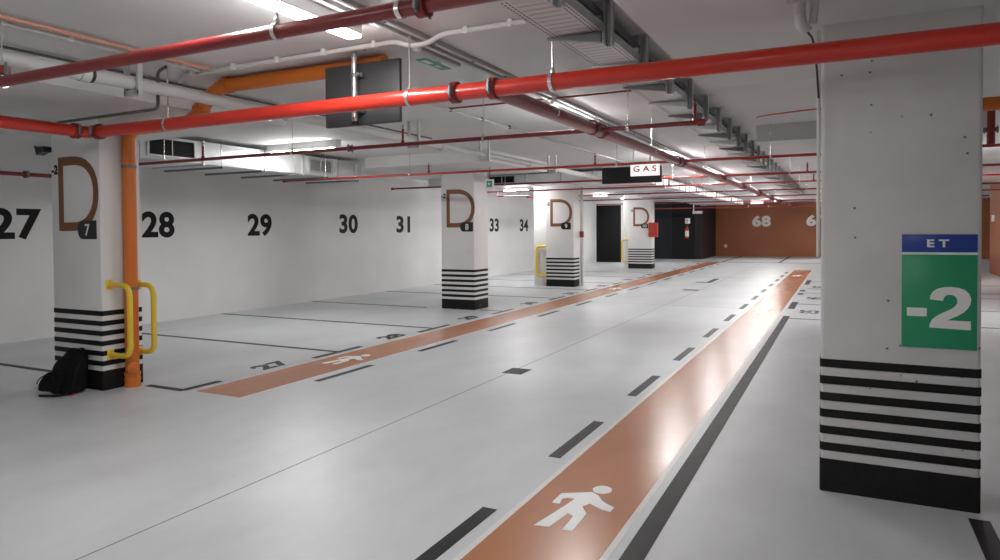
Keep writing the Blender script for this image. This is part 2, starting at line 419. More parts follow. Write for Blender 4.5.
# ------------------------------------------------------------------ pillars
def stripes(p, x0, x1, y0, y1, bev, e=0.004):
    part('base_band', vbox(B(), x0 - e, x1 + e, y0 - e, y1 + e, 0.0, 0.20, bev), 'pillar_black', p, 'black painted base')
    for k in range(6):
        z0 = 0.25 + 0.1015 * k
        part('stripe', vbox(B(), x0 - e, x1 + e, y0 - e, y1 + e, z0, z0 + 0.05, bev), 'pillar_black', p, 'black painted stripe')
def pillar(label, x0, x1, y0, y1, ztop, shaft, bev=0.012):
    p = thing('pillar', label, 'pillar', ((x0 + x1) / 2, (y0 + y1) / 2, 0))
    part('shaft', vbox(B(), x0, x1, y0, y1, 0.0, ztop, bev), shaft, p)
    stripes(p, x0, x1, y0, y1, bev)
    return p
def letter_D(p, x0, x1, z0, z1, y, w=0.078):
    """outlined capital D on a face that looks towards -y"""
    def outline(a0, a1, b0, b1, n=18):
        r = (b1 - b0) / 2; rx = (a1 - a0) * 0.66; cx = a1 - rx; cz = (b0 + b1) / 2
        pts = [(a0, b0)]
        for k in range(n + 1):
            t = -PI / 2 + PI * k / n
            ct, st = math.cos(t), math.sin(t)
            pts.append((cx + rx * abs(ct) ** 0.85, cz + r * math.copysign(abs(st) ** 0.9, st)))
        pts.append((a0, b1)); return pts
    o = outline(x0, x1, z0, z1); i = outline(x0 + w, x1 - w, z0 + w * 1.15, z1 - w * 1.15)
    bm = B(); T = 0.005
    vo = [[bm.verts.new((a, yy, b)) for a, b in o] for yy in (y - T, y + 0.001)]
    vi = [[bm.verts.new((a, yy, b)) for a, b in i] for yy in (y - T, y + 0.001)]
    n = len(o)
    for k in range(n):
        j = (k + 1) % n
        bm.faces.new((vo[0][k], vo[0][j], vi[0][j], vi[0][k])); bm.faces.new((vo[1][k], vi[1][k], vi[1][j], vo[1][j]))
        bm.faces.new((vo[0][k], vo[1][k], vo[1][j], vo[0][j])); bm.faces.new((vi[0][k], vi[0][j], vi[1][j], vi[1][k]))
    part('zone_letter', bm, 'letter_brown', p, 'brown outlined capital letter D', smooth=False)
def number_tag(p, body, x0, x1, z0, z1, y):
    r = (z1 - z0) / 2
    pts = [(x1, z0), (x1, z1)] + [(x0 + r * 0.8 + r * 0.8 * math.cos(t), z0 + r + r * math.sin(t)) for t in [PI / 2 + PI * k / 14 for k in range(15)]]
    bm = prism(B(), pts[::-1], (0, y + 0.001, 0), X, Z, 0.010)
    t = part('number_tag', bm, 'sign_black', p, 'black number tag with a white %s' % body, smooth=False)
    w = 0.075 * len(body); cx = (x0 + x1) / 2 + 0.01
    part('digit', text_bm(body, (cx - w / 2, y - 0.008, z0 + 0.035), X, Z, w, z1 - z0 - 0.07, 0.003, 0.012), 'mark_white', t, smooth=False)
def marks(p, body, x0, y, dz=0.0):
    letter_D(p, x0 + 0.13, x0 + 0.785, 1.62 + dz, 2.39 + dz, y)
    number_tag(p, body, x0 + 0.45, x0 + 0.745, 1.535 + dz, 1.725 + dz, y)
    part('level_number', text_bm('-2', (x0 + 0.012, y + 0.001, 2.215 + dz), X, Z, 0.105, 0.10, 0.004, 0.05), 'paint_black', p, 'small black -2', smooth=False)
p7 = pillar('white pillar marked D and 7 beside the orange drainpipe and black backpack', -7.49, -6.685, 4.36, 4.80, 2.80, 'pillar_paint')
marks(p7, '7', -7.49, 4.36)
p8 = pillar('white striped pillar marked D and 8 with no handrail', -7.37, -6.60, 12.02, 12.60, 2.84, 'pillar_paint')
marks(p8, '8', -7.37, 12.02, 0.04)
p9 = pillar('white striped pillar marked D and 9, third along the lane', -7.53, -6.70, 17.95, 18.40, CEIL, 'pillar_paint')
marks(p9, '9', -7.53, 17.95, 0.07)
p10 = pillar('distant white striped pillar marked D and 10 with a red box', -7.86, -6.90, 27.40, 27.90, CEIL, 'pillar_paint')
marks(p10, '10', -7.78, 27.40, 0.10)
pr = pillar('broad bare concrete pillar carrying the green and blue level sign', -0.12, 0.69, 4.58, 5.05, 2.82, 'pillar_concrete', 0.022)

# riser boxes behind two of the pillars
tag(finish('riser_box', box(B(), -7.98, -7.55, 18.12, 18.36, 0, CEIL, 0.008), 'sign_white'), 'white boxed pipe riser beside the pillar marked 9', 'riser box')
tag(finish('riser_box', box(B(), -8.10, -7.88, 27.5, 27.85, 0, CEIL, 0.008), 'sign_white'), 'white boxed pipe riser beside the far pillar marked 10', 'riser box')
tag(finish('drain_pipe', tube(B(), [(-6.65, 18.47, 0.0), (-6.65, 18.47, CEIL)], 0.045), 'grey_pipe'), 'thin grey vertical pipe behind the pillar marked 9', 'pipe')
tag(finish('call_point', box(B(), -6.66, -6.56, 18.30, 18.42, 1.38, 1.55, 0.01), 'red_clamp'), 'small dark red alarm box on the side of pillar 9', 'alarm box')
hb = thing('hose_box', 'bright red fire box hanging on the far pillar marked 10', 'fire box', (-6.75, 27.5, 1.3))
part('body', box(B(), -6.98, -6.62, 27.2, 27.39, 1.28, 1.86, 0.03), 'box_red', hb)
part('door', box(B(), -6.94, -6.66, 27.185, 27.2, 1.33, 1.81, 0.005), 'box_red', hb)

# yellow pipe guards
def guard(label, pts, ends, normal, r=0.0235, group=None):
    a = Vector(pts[0])
    g = thing('pipe_guard', label, 'guard rail', (a.x, a.y, 0), group)
    part('rail', tube(B(), fillet(pts, 0.12, 7), r, 14), 'yellow', g)
    for e in ends:
        e = Vector(e); n = Vector(normal); t = Vector((0, 1, 0))
        bm = B()
        c = e + n * 0.006
        box(bm, c.x - 0.006, c.x + 0.006, c.y - 0.036, c.y + 0.036, c.z - 0.05, c.z + 0.05, 0.003)
        pl = part('mounting_plate', bm, 'yellow', g)
        for s in (-1, 1):
            part('bolt', lathe(B(), (c.x + n.x * 0.006, c.y, c.z + s * 0.038), n, [(0.009, 0), (0.009, 0.008), (0.005, 0.012)], 8), 'yellow', pl)
    return g
for y, pro, zt, zb, lab in ((4.44, 0.32, 1.07, 0.355, 'yellow tubular pipe guard in front of the orange drainpipe'), (4.755, 0.25, 1.05, 0.345, 'yellow tubular pipe guard behind the orange drainpipe')):
    x0 = -6.685
    guard(lab, [(x0, y, zt), (x0 + pro, y, zt), (x0 + pro, y, zb), (x0, y, zb)], [(x0, y, zt), (x0, y, zb)], (1, 0, 0), 0.027)
guard('yellow tubular pipe guard on the left side of pillar 9', [(-7.53, 18.05, 1.13), (-7.87, 18.05, 1.13), (-7.87, 18.05, 0.28), (-7.53, 18.05, 0.28)], [(-7.53, 18.05, 1.13), (-7.53, 18.05, 0.28)], (-1, 0, 0), 0.036)
guard('yellow tubular pipe guard on the far pillar marked 10', [(-7.86, 27.47, 1.17), (-8.15, 27.47, 1.17), (-8.15, 27.47, 0.28), (-7.86, 27.47, 0.28)], [(-7.86, 27.47, 1.17), (-7.86, 27.47, 0.28)], (-1, 0, 0), 0.03)

# ------------------------------------------------------------------ level sign on the concrete pillar
ls = thing('level_sign', 'green and blue sign reading ET -2 on the concrete pillar', 'sign', (0.49, 4.58, 0.91))
part('board', box(B(), 0.305, 0.668, 4.570, 4.579, 0.912, 1.445, 0.002), 'sign_green', ls, 'green board')
part('header', box(B(), 0.305, 0.668, 4.570, 4.579, 1.458, 1.560, 0.002), 'sign_blue', ls, 'blue header strip')
part('divider', box(B(), 0.305, 0.668, 4.571, 4.579, 1.445, 1.458), 'sign_white', ls)
part('lettering', text_bm('E T', (0.428, 4.570, 1.487), X, Z, 0.106, 0.044, 0.002, 0.03), 'mark_white', ls, 'white letters E T', smooth=False)
TWO = [(202, 293), (204, 275), (213, 258), (230, 244), (255, 236), (282, 234), (310, 237), (334, 246), (351, 264), (358, 286), (355, 309), (346, 329), (330, 347), (308, 364), (285, 376), (268, 385), (357, 386), (357, 425), (200, 421), (203, 402), (211, 385), (226, 369), (248, 354), (274, 340), (294, 326), (306, 309), (307, 292), (300, 278), (286, 270), (270, 270), (258, 278), (252, 298)]
TWO = [((a - 200) / 157 * 0.197, (425 - b) / 190 * 0.238) for a, b in TWO]
bm = prism(B(), TWO, (0.441, 4.570, 1.025), X, Z, 0.002)
box(bm, 0.331, 0.429, 4.568, 4.5702, 1.092, 1.140)
part('level_digit', bm, 'mark_white', ls, 'large white -2', smooth=False)

# ------------------------------------------------------------------ pipes
def hanger(parent, at, ztop, r, axis, m='bolt_steel', rod=0.006):
    at = Vector(at)
    h = part('hanger_rod', tube(B(), [(at.x, at.y, at.z + r + 0.01), (at.x, at.y, ztop)], rod, 8), m, parent, 'grey steel hanger rod')
    bm = B(); ring(bm, at, axis, r + 0.001, r + 0.006, 0.025)
    lathe(bm, (at.x, at.y, at.z + r + 0.004), (0, 0, 1), [(0.014, 0), (0.014, 0.02), (0.008, 0.035)], 8)
    part('hanger_ring', bm, m, h)
def coupling(parent, at, axis, r, m='red_clamp'):
    at = Vector(at); ax = Vector(axis).normalized()
    bm = B(); ring(bm, at, ax, r - 0.002, r + 0.018, 0.05)
    side = Vector((0, 0, 1)).cross(ax).normalized() if abs(ax.z) < 0.9 else Vector((1, 0, 0))
    c = part('coupling', bm, m, parent, 'dark red clamp coupling')
    for s in (-1, 1):
        q = at + side * s * (r + 0.02)
        bm = B(); lathe(bm, q - Vector((0, 0, 0.03)), (0, 0, 1), [(0.016, 0), (0.016, 0.06)], 6)
        lathe(bm, q - Vector((0, 0, 0.045)), (0, 0, 1), [(0.008, 0), (0.008, 0.095)], 6)
        part('bolt', bm, 'galv_dark', c)
def sprinkler(parent, at, up=0.12, m='dark_red_pipe'):
    at = Vector(at)
    bm = B(); lathe(bm, at, (0, 0, 1), [(0.022, 0.0), (0.022, 0.03), (0.014, 0.04), (0.014, up), (0.017, up + 0.005), (0.017, up + 0.02), (0.006, up + 0.03), (0.006, up + 0.055), (0.018, up + 0.058), (0.018, up + 0.062)], 10)
    part('sprinkler_head', bm, m, parent)

mp = thing('main_pipe', 'thick bright red sprinkler main crossing in front of both near pillars', 'pipe', (-6.49, 4.15, 2.56))
zr = 2.565
part('pipe_run', tube(B(), fillet([(-6.60, 0.5, zr), (-6.49, 4.15, zr), (4.5, 4.15, 2.55)], 0.11, 8), 0.056, 24), 'red_pipe', mp)
coupling(mp, (-6.495, 4.01, zr), Y, 0.056); coupling(mp, (-6.36, 4.15, zr), X, 0.056)
for x in (-2.42, -2.12): coupling(mp, (x, 4.15, 2.56), X, 0.056)
for x, zt in ((-5.38, CEIL), (-2.80, CEIL), (-1.69, 2.84)): hanger(mp, (x, 4.15, 2.56), zt, 0.056, X, rod=0.007)

def ypx(y): return 2.575 + 0.0052 * (y - 4.15)
bp_ = thing('branch_pipe', 'dark red pipe running away along the lane under the ceiling', 'pipe', (-2.16, 4.15, 2.57))
part('pipe_run', tube(B(), [(-2.16, 4.20, 2.565), (-2.16, 39.5, 2.67)], 0.056, 20), 'dark_red_pipe', bp_)
YS = [6.45, 10.2, 14.05, 17.25, 20.8, 24.5, 28.0, 31.2, 34.2]
for y in YS:
    coupling(bp_, (-2.16, y + 0.14, 2.575 + 0.0027 * (y - 4)), Y, 0.056)
    coupling(bp_, (-2.16, y - 0.14, 2.575 + 0.0027 * (y - 4)), Y, 0.056)
for y in (5.3, 8.6, 12.3, 19.0, 26.0): hanger(bp_, (-2.16, y, 2.575 + 0.0027 * (y - 4)), CEIL, 0.056, Y)

subs = [  # y, x left, x right, z, material, radius, label
    (2.60, -5.4, -1.2, 2.605, 'dark_red_pipe', 0.036, 'dark red pipe nearest the camera, crossing below the first ceiling lamp'),
    (6.45, -9.05, -1.15, 2.575, 'dark_red_pipe', 0.022, 'dark red sprinkler pipe passing behind the grey hanging sign back'),
    (10.2, -9.88, 4.4, 2.595, 'mid_red_pipe', 0.020, 'thin red sprinkler pipe crossing in front of the GAS sign'),
    (14.05, -10.04, 4.4, 2.645, 'dark_red_pipe', 0.022, 'dark red sprinkler pipe crossing just behind the black box sign'),
    (17.25, -9.6, 4.4, 2.68, 'mid_red_pipe', 0.020, 'thin red sprinkler pipe crossing just before pillar 9'),
    (20.8, -9.4, 4.4, 2.69, 'dark_red_pipe', 0.022, 'dark red sprinkler pipe crossing just beyond pillar 9'),
    (24.5, -9.4, 4.4, 2.69, 'dark_red_pipe', 0.022, 'dark red sprinkler pipe crossing midway between pillars 9 and 10'),
    (28.0, -9.4, 4.4, 2.66, 'dark_red_pipe', 0.022, 'dark red sprinkler pipe crossing directly at pillar 10'),
    (34.2, -9.0, 7.0, 2.62, 'mid_red_pipe', 0.022, 'farthest red sprinkler pipe crossing before the brown and black walls'),
]
for y, xa, xb, z, m, r, lab in subs:
    s = thing('sprinkler_pipe', lab, 'pipe', (xa, y, z), 'sprinkler pipes crossing the lane')
    part('pipe_run', tube(B(), [(xa, y, z), (xb, y, z)], r, 14), m, s)
    part('end_cap', lathe(B(), (xa - 0.02, y, z), X, [(r * 0.6, 0), (r * 1.5, 0.01), (r * 1.5, 0.06), (r * 1.2, 0.07)], 12), 'red_clamp', s)
    if y == 6.45:
        part('end_cap', lathe(B(), (xb - 0.05, y, z), X, [(r * 1.2, 0), (r * 1.5, 0.01), (r * 1.5, 0.07), (r * 0.6, 0.08)], 12), 'red_clamp', s)
        for x in (-7.68, -4.45, -1.22): sprinkler(s, (x, y, z + r * 0.5), 0.14)
        for x in (-6.1, -3.42, -1.85): hanger(s, (x, y, z), CEIL, r, X, rod=0.005)
        coupling(s, (-5.2, y, z), X, r * 0.8)
    elif y > 3:
        if 17 < y < 18:
            part('drop_pipe', tube(B(), fillet([(-8.72, y, z), (-8.72, y, z - 0.13), (-7.75, y, z - 0.14)], 0.03), 0.016, 10), 'dark_red_pipe', s)
        for x in ((-6.5, -3.45) if y < 12 else (-3.9, -0.6)): sprinkler(s, (x, y, z + r * 0.5), 0.12)
        for x in (-6.9 if y < 15 else -4.0, -3.1, -0.9, 1.2): hanger(s, (x, y, z), CEIL, r, X, rod=0.005)
    else:
        hanger(s, (-4.985, y, z), CEIL, r, X); hanger(s, (-2.55, y, z), CEIL, r, X)
        coupling(s, (-4.985, y, z + 0.075), Z, r * 0.8)
        hanger(s, (-1.80, y, z), CEIL, r, X); coupling(s, (-1.68, y, z), X, r)
lp = thing('wall_pipe', 'short dark red pipe along the wall left of pillar 7', 'pipe', (-9.2, 5.0, 2.34))
part('pipe_run', tube(B(), fillet([(-9.2, 1.5, 2.34), (-9.2, 6.1, 2.34), (-9.2, 6.1, CEIL)], 0.08), 0.026, 12), 'dark_red_pipe', lp)
coupling(lp, (-9.2, 5.05, 2.34), Y, 0.026)
# orange drain
od = thing('drainpipe', 'orange plastic drainpipe standing beside pillar 7 and rising to the ceiling', 'pipe', (-6.6, 4.63, 0))
part('pipe_run', tube(B(), fillet([(-6.612, 4.63, 0.0), (-6.612, 4.63, 2.665), (-5.66, 4.63, 2.67), (-5.30, 4.63, 2.975), (-3.36, 4.63, 2.975)], 0.14, 6), 0.066, 20), 'orange_pipe', od)
for z0, z1, r in ((0.0, 0.03, 0.078), (0.03, 0.06, 0.072), (0.06, 0.09, 0.078), (0.09, 0.12, 0.072), (0.12, 0.15, 0.078)):
    part('pipe_socket', lathe(B(), (-6.612, 4.63, z0), Z, [(r, 0), (r, z1 - z0)], 20), 'orange_pipe', od)
part('access_plug', lathe(B(), (-6.595, 4.615, 0.21), (0.88, -0.47, 0), [(0.045, 0), (0.045, 0.075), (0.056, 0.075), (0.056, 0.10), (0.045, 0.105)], 18), 'orange_pipe', od)
for z in (1.02, 2.28):
    bm = B(); ring(bm, (-6.612, 4.63, z), Z, 0.066, 0.072, 0.03); part('pipe_clamp', bm, 'galv_dark', od, 'dark metal pipe clamp')
for c, ax in (((-5.16, 4.63, 2.975), X), ((-5.53, 4.63, 2.784), (0.75, 0, 0.66))):
    bm = B(); ring(bm, c, ax, 0.064, 0.078, 0.06); part('pipe_socket', bm, 'orange_pipe', od)
tag(finish('drain_pipe', tube(B(), [(1.0, 8.0, 2.78), (4.5, 8.0, 2.78)], 0.066, 18), 'orange_pipe'), 'orange pipe stub crossing just right of the concrete pillar', 'pipe')
rs = thing('riser_pipe', 'dark red vertical pipe under the ceiling right of the concrete pillar', 'pipe', (1.63, 10.2, 2.6))
part('pipe_run', tube(B(), [(1.63, 10.3, 2.62), (1.63, 10.3, CEIL)], 0.045, 14), 'dark_red_pipe', rs)
coupling(rs, (1.63, 10.3, 2.8), Z, 0.045)
# grey waste pipe
gp = thing('waste_pipe', 'pale grey plastic waste pipe running along the ceiling left of the lane', 'pipe', (-5.07, 2, 2.78))
part('pipe_run', tube(B(), [(-5.07, 0.5, 2.785), (-5.07, 15.3, 2.797)], 0.05, 18), 'grey_pipe', gp)
for y in (2.9, 5.0, 8.0, 11.0, 14.0):
    bm = B(); ring(bm, (-5.07, y + 0.3, 2.786), Y, 0.05, 0.060, 0.07); part('pipe_socket', bm, 'grey_pipe', gp)
for y in (3.6, 7.6, 9.6, 12.4):
    bm = B()
    for s in (-1, 1): box(bm, -5.07 + s * 0.075 - 0.012, -5.07 + s * 0.075 + 0.012, y - 0.02, y + 0.02, 2.70, CEIL)
    box(bm, -5.16, -4.98, y - 0.02, y + 0.02, 2.69, 2.73)
    part('pipe_bracket', bm, 'galv', gp, 'steel channel bracket')
part('strap', ring(B(), (-5.07, 3.25, 2.786), Y, 0.05, 0.056, 0.03), 'cable_black', gp)

# ------------------------------------------------------------------ conduits on the ceiling
def conduit(name, label, pts, r, m, clips=(), cm='lamp_body', fr=0.06):
    c = thing(name, label, 'conduit', pts[0])
    part('tube', tube(B(), fillet(pts, fr), r, 10), m, c)
    for q in clips:
        part('clip', box(B(), q[0] - 0.018, q[0] + 0.018, q[1] - 0.018, q[1] + 0.018, q[2] - r - 0.004, CEIL, 0.003), cm, c)
    return c
zc = CEIL - 0.03
conduit('cable_conduit', 'white conduit clipped across the ceiling in front of the grey sign back', [(-5.6, 4.45, zc), (-5.35, 4.30, zc), (-3.0, 4.27, zc), (-2.88, 4.27, zc - 0.05), (-2.72, 4.27, zc - 0.05), (-2.60, 4.27, zc), (-1.75, 4.27, zc)], 0.019, 'white_conduit',
        [(x, 4.27, zc) for x in (-5.2, -4.7, -4.2, -3.7, -3.2, -2.4, -2.05)])
conduit('cable_conduit', 'white conduit clipped along the ceiling beside the pale orange one', [(-5.06, 1.5, zc), (-5.06, 4.22, zc)], 0.016, 'white_conduit', [(-5.06, y, zc) for y in (2.65, 3.1, 3.6, 4.05)])
conduit('cable_conduit', 'pale orange flexible conduit along the ceiling over the dark red pipe', [(-4.93, 1.5, zc), (-4.93, 4.22, zc)], 0.013, 'orange_conduit')
conduit('cable_conduit', 'dark conduit bending down beneath the slab near pillar 7', [(-5.20, 4.0, 3.02), (-5.31, 4.0, 2.99), (-5.31, 4.0, 2.67), (-6.75, 4.0, 2.66)], 0.014, 'dark_conduit', fr=0.05)
conduit('cable_conduit', 'dark thin conduit along the ceiling above the pale grey pipe', [(-5.72, 0.8, zc), (-5.72, 4.2, zc), (-5.68, 9.0, zc)], 0.012, 'dark_conduit')
conduit('cable_conduit', 'thin brown conduit crossing the ceiling behind the thick red main', [(-4.1, 6.9, zc), (-1.9, 6.9, zc)], 0.010, 'red_clamp')
conduit('cable_conduit', 'thin orange wire crossing the ceiling left of the concrete pillar', [(-1.0, 9.4, CEIL - 0.02), (-0.85, 9.2, CEIL - 0.03), (-0.45, 9.2, CEIL - 0.01), (-0.2, 9.1, CEIL - 0.015), (0.3, 9.1, CEIL - 0.015)], 0.008, 'orange_pipe')
conduit('cable_conduit', 'pale conduit along the ceiling beyond the grey sign back', [(-4.15, 6.3, zc), (-4.15, 15.3, zc)], 0.013, 'grey_plastic', [(-4.15, y, zc) for y in (7, 7.8, 8.6, 9.4)], 'dark_conduit')
cc = thing('flexible_conduit', 'thick grey flexible conduit dropping to the concrete pillar top', 'conduit', (-0.2, 4.0, 2.8))
part('tube', tube(B(), fillet([(-0.205, 3.46, 2.788), (-0.205, 3.88, 2.788), (-0.212, 4.02, 2.775), (-0.208, 4.045, 2.70), (-0.175, 4.06, 2.655)], 0.07), 0.030, 12), 'grey_pipe', cc)
part('tube', tube(B(), fillet([(-0.135, 3.46, 2.798), (-0.135, 3.9, 2.798), (-0.140, 4.06, 2.79), (-0.150, 4.075, 2.70)], 0.05), 0.020, 12), 'grey_pipe', cc)
bm = B(); box(bm, -0.26, -0.09, 3.82, 3.85, 2.754, 2.758); box(bm, -0.262, -0.258, 3.82, 3.85, 2.754, 2.82); box(bm, -0.092, -0.088, 3.82, 3.85, 2.754, 2.82); part('strap', bm, 'galv', cc)
part('cable', tube(B(), fillet([(-0.178, 4.058, 2.66), (-0.155, 4.22, 2.66), (-0.142, 4.50, 2.55), (-0.137, 4.66, 2.40)], 0.05), 0.006, 8), 'cable_black', cc)
tag(finish('cable_conduit', tube(B(), [(-0.138, 4.72, 1.42), (-0.138, 4.72, 2.82)], 0.011, 10), 'white_conduit'), 'slim pale vertical conduit against the left edge of the concrete pillar', 'conduit')

# lighting rail beside the lamps
rail = thing('cable_rail', 'long pale double rail along the ceiling beside the lamp row', 'cable rail', (-2.87, 1, CEIL))
for dx in (-0.05, 0.05):
    part('rail', box(B(), -2.83 + dx - 0.022, -2.83 + dx + 0.022, 0.5, 33.0, CEIL - 0.035, CEIL, 0.004), 'grey_plastic', rail)
for k in range(16):
    y = 3.2 + 0.62 * k
    part('clip', lathe(B(), (-2.78 + 0.0, y, CEIL - 0.043), Z, [(0.016, 0), (0.016, 0.012)], 8), 'dark_conduit', rail)

# ------------------------------------------------------------------ lamps
def lamp(cx, cy, z, along, L, label, w=0.12, deep=True, hung=False):
    l = thing('ceiling_lamp', label, 'lamp', (cx, cy, z), 'long ceiling lamps')
    a, b = (w / 2, L / 2) if along == 'y' else (L / 2, w / 2)
    zh = z - 0.062 if deep else z - 0.03
    part('housing', box(B(), cx - a, cx + a, cy - b, cy + b, zh, z + 0.03 if hung else CEIL, 0.006), 'lamp_body', l)
    if hung:
        for sx in (-1, 1): part('hanger_rod', tube(B(), [(cx + sx * L * 0.35, cy, z + 0.02), (cx + sx * L * 0.35, cy, CEIL)], 0.005, 8), 'bolt_steel', l)
    part('diffuser', box(B(), cx - a * 0.86, cx + a * 0.86, cy - b * 0.985, cy + b * 0.985, z - 0.082, zh), 'lamp_glow_strong' if (cy > 12 and cx > -4) else 'lamp_glow', l, 'glowing white diffuser', smooth=False)
    return l
row = [(3.12, 'long glowing ceiling lamp crossing above the nearest dark red pipe'), (7.75, 'glowing ceiling lamp just past the thick red main, beside the double rail'),
       (13.4, 'glowing ceiling lamp in the lamp row above the black box sign'), (17.9, 'fourth glowing lamp along the lane row, beyond the black box sign'),
       (22.4, 'fifth glowing lamp along the lane row'), (26.9, 'sixth glowing lamp along the lane row'), (31.4, 'seventh glowing lamp along the lane row'), (36.0, 'farthest glowing lamp of the lane row')]
for y, lab in row: lamp(-3.06 if y < 5 else -2.98, y, CEIL - 0.02, 'y', 1.5, lab, deep=y < 10)
for x, lab in ((-5.2, 'added fill lamp behind the viewpoint, above the stalls side of the lane'), (-0.9, 'added fill lamp behind the viewpoint, above the walkway')):
    lamp(x, -2.2, CEIL - 0.02, 'y', 1.5, lab, deep=False)  # both added out of view as frontal fill for the pillar faces
for x, y, lab in ((-7.9, 8.6, 'glowing lamp set crosswise in front of the silver duct'), (-8.4, 30.5, 'glowing lamp set crosswise before the black door')):
    lamp(x, y, 2.99 if y < 10 else CEIL - 0.02, 'x', 1.5, lab, deep=y < 10)
lamp(-8.25, 17.48, 2.76, 'x', 0.8, 'glowing lamp hung crosswise just in front of pillar 9', deep=False, hung=True)
lamp(-8.3, 20.3, CEIL - 0.02, 'x', 1.4, 'lamp added crosswise behind pillar 9 to brighten the wall', deep=False)  # added to lift the brightness of the left wall here
lamp(-8.75, 26.5, CEIL - 0.02, 'x', 0.6, 'short glowing lamp set crosswise before the pillar marked 10', deep=False)
for x, y, lab in ((1.55, 15.0, 'added unseen lamp above the stalls behind the concrete pillar'), (2.2, 24.0, 'added unseen lamp above the far stalls behind the concrete pillar'), (1.0, 37.0, 'added unseen lamp before the brown far wall')):
    lamp(x, y, CEIL - 0.02, 'y', 1.5, lab, deep=False)  # added lamps, hidden by the pillar, that brighten the right side

# ------------------------------------------------------------------ ducts
def duct_box(name, label, x0, x1, y0, y1, z0, z1, flanges, axis, m='galv_duct'):
    d = thing(name, label, 'duct', ((x0 + x1) / 2, (y0 + y1) / 2, z0))
    part('casing', box(B(), x0, x1, y0, y1, z0, z1, 0.004), m, d)
    for f in flanges:
        e = 0.022
        if axis == 'y': bm = box(B(), x0 - e, x1 + e, f - 0.016, f + 0.016, z0 - e, z1 + e * 0.5)
        else: bm = box(B(), f - 0.016, f + 0.016, y0 - e, y1 + e, z0 - e, z1 + e * 0.5)
        part('flange', bm, 'galv', d)
    return d
def grille(d, plane, a0, a1, z0, z1, n, dark, parts=2):
    """a louvred grille in a frame; plane ('x', value) faces +x, ('y', value) faces -y"""
    k, v = plane
    def bx(bm, p0, p1, q0, q1, r0, r1):
        if k == 'x': return box(bm, v + p0, v + p1, q0, q1, r0, r1)
        return box(bm, q0, q1, v - p1, v - p0, r0, r1)
    f = B(); t = 0.03
    bx(f, 0, 0.03, a0 - t, a1 + t, z0 - t, z0); bx(f, 0, 0.03, a0 - t, a1 + t, z1, z1 + t)
    bx(f, 0, 0.03, a0 - t, a0, z0, z1); bx(f, 0, 0.03, a1, a1 + t, z0, z1)
    for j in range(1, parts):
        c = a0 + (a1 - a0) * j / parts; bx(f, 0, 0.026, c - 0.008, c + 0.008, z0, z1)
    g = part('grille', f, 'galv', d, 'louvred air grille')
    b = B(); bx(b, 0.0005, 0.006, a0, a1, z0, z1); part('grille_back', b, 'grille_black' if dark else 'grille_grey', g)
    s = B()
    for j in range(n):
        zz = z0 + (z1 - z0) * (j + 0.5) / n; bx(s, 0.006, 0.02, a0, a1, zz - 0.004, zz + 0.004)
    part('louvres', s, 'grille_black' if dark else 'grille_grey', g)
DX = -8.75
d1 = duct_box('air_duct', 'bright silver rectangular duct with a black grille along the white wall', -9.9, DX, 6.30, 11.22, 2.64, 2.98, (7.35, 8.6, 9.5, 10.45), 'y')
grille(d1, ('x', DX), 6.42, 7.17, 2.71, 2.94, 11, True)
grille(d1, ('x', DX), 9.68, 10.26, 2.72, 2.92, 7, False)
d2 = duct_box('air_duct', 'wide silver cross duct with dark grilles behind pillar 8', -9.9, -4.35, 15.5, 16.7, 2.76, 2.98, (-7.05, -6.1, -5.3), 'x')
grille(d2, ('y', 15.5), -8.05, -7.35, 2.79, 2.95, 6, True)
d3 = duct_box('air_duct', 'long silver ribbed duct running away beside the lamp row', -6.3, -4.33, 16.8, 35.0, 2.76, 2.98, [17.6 + 1.45 * k for k in range(12)], 'y')
for d, ys, xs in ((d1, (6.6, 7.6, 8.4, 9.2, 10.0, 10.9), (-9.95, DX + 0.1)),):
    for y in ys:
        bm = box(B(), xs[0], xs[1] + 0.05, y - 0.02, y + 0.02, 2.585, 2.615)
        part('support_channel', bm, 'galv_dark', d, 'dark channel under the duct')
        part('support_rod', tube(B(), [(xs[1], y, 2.6), (xs[1], y, CEIL)], 0.006, 8), 'bolt_steel', d)
for k in range(6):
    y = 18.3 + 2.9 * k
    part('support_rod', tube(B(), [(-4.29, y, 2.735), (-4.29, y, CEIL)], 0.008, 8), 'galv_dark', d3)
    part('support_channel', box(B(), -6.4, -4.25, y - 0.02, y + 0.02, 2.72, 2.737), 'galv_dark', d3)
tag(finish('strut_channel', box(B(), -9.3, -8.2, 3.6, 3.66, 2.52, 2.56, 0.003), 'galv_dark'), 'dark channel bar below the ceiling left of pillar 7', 'channel bar')

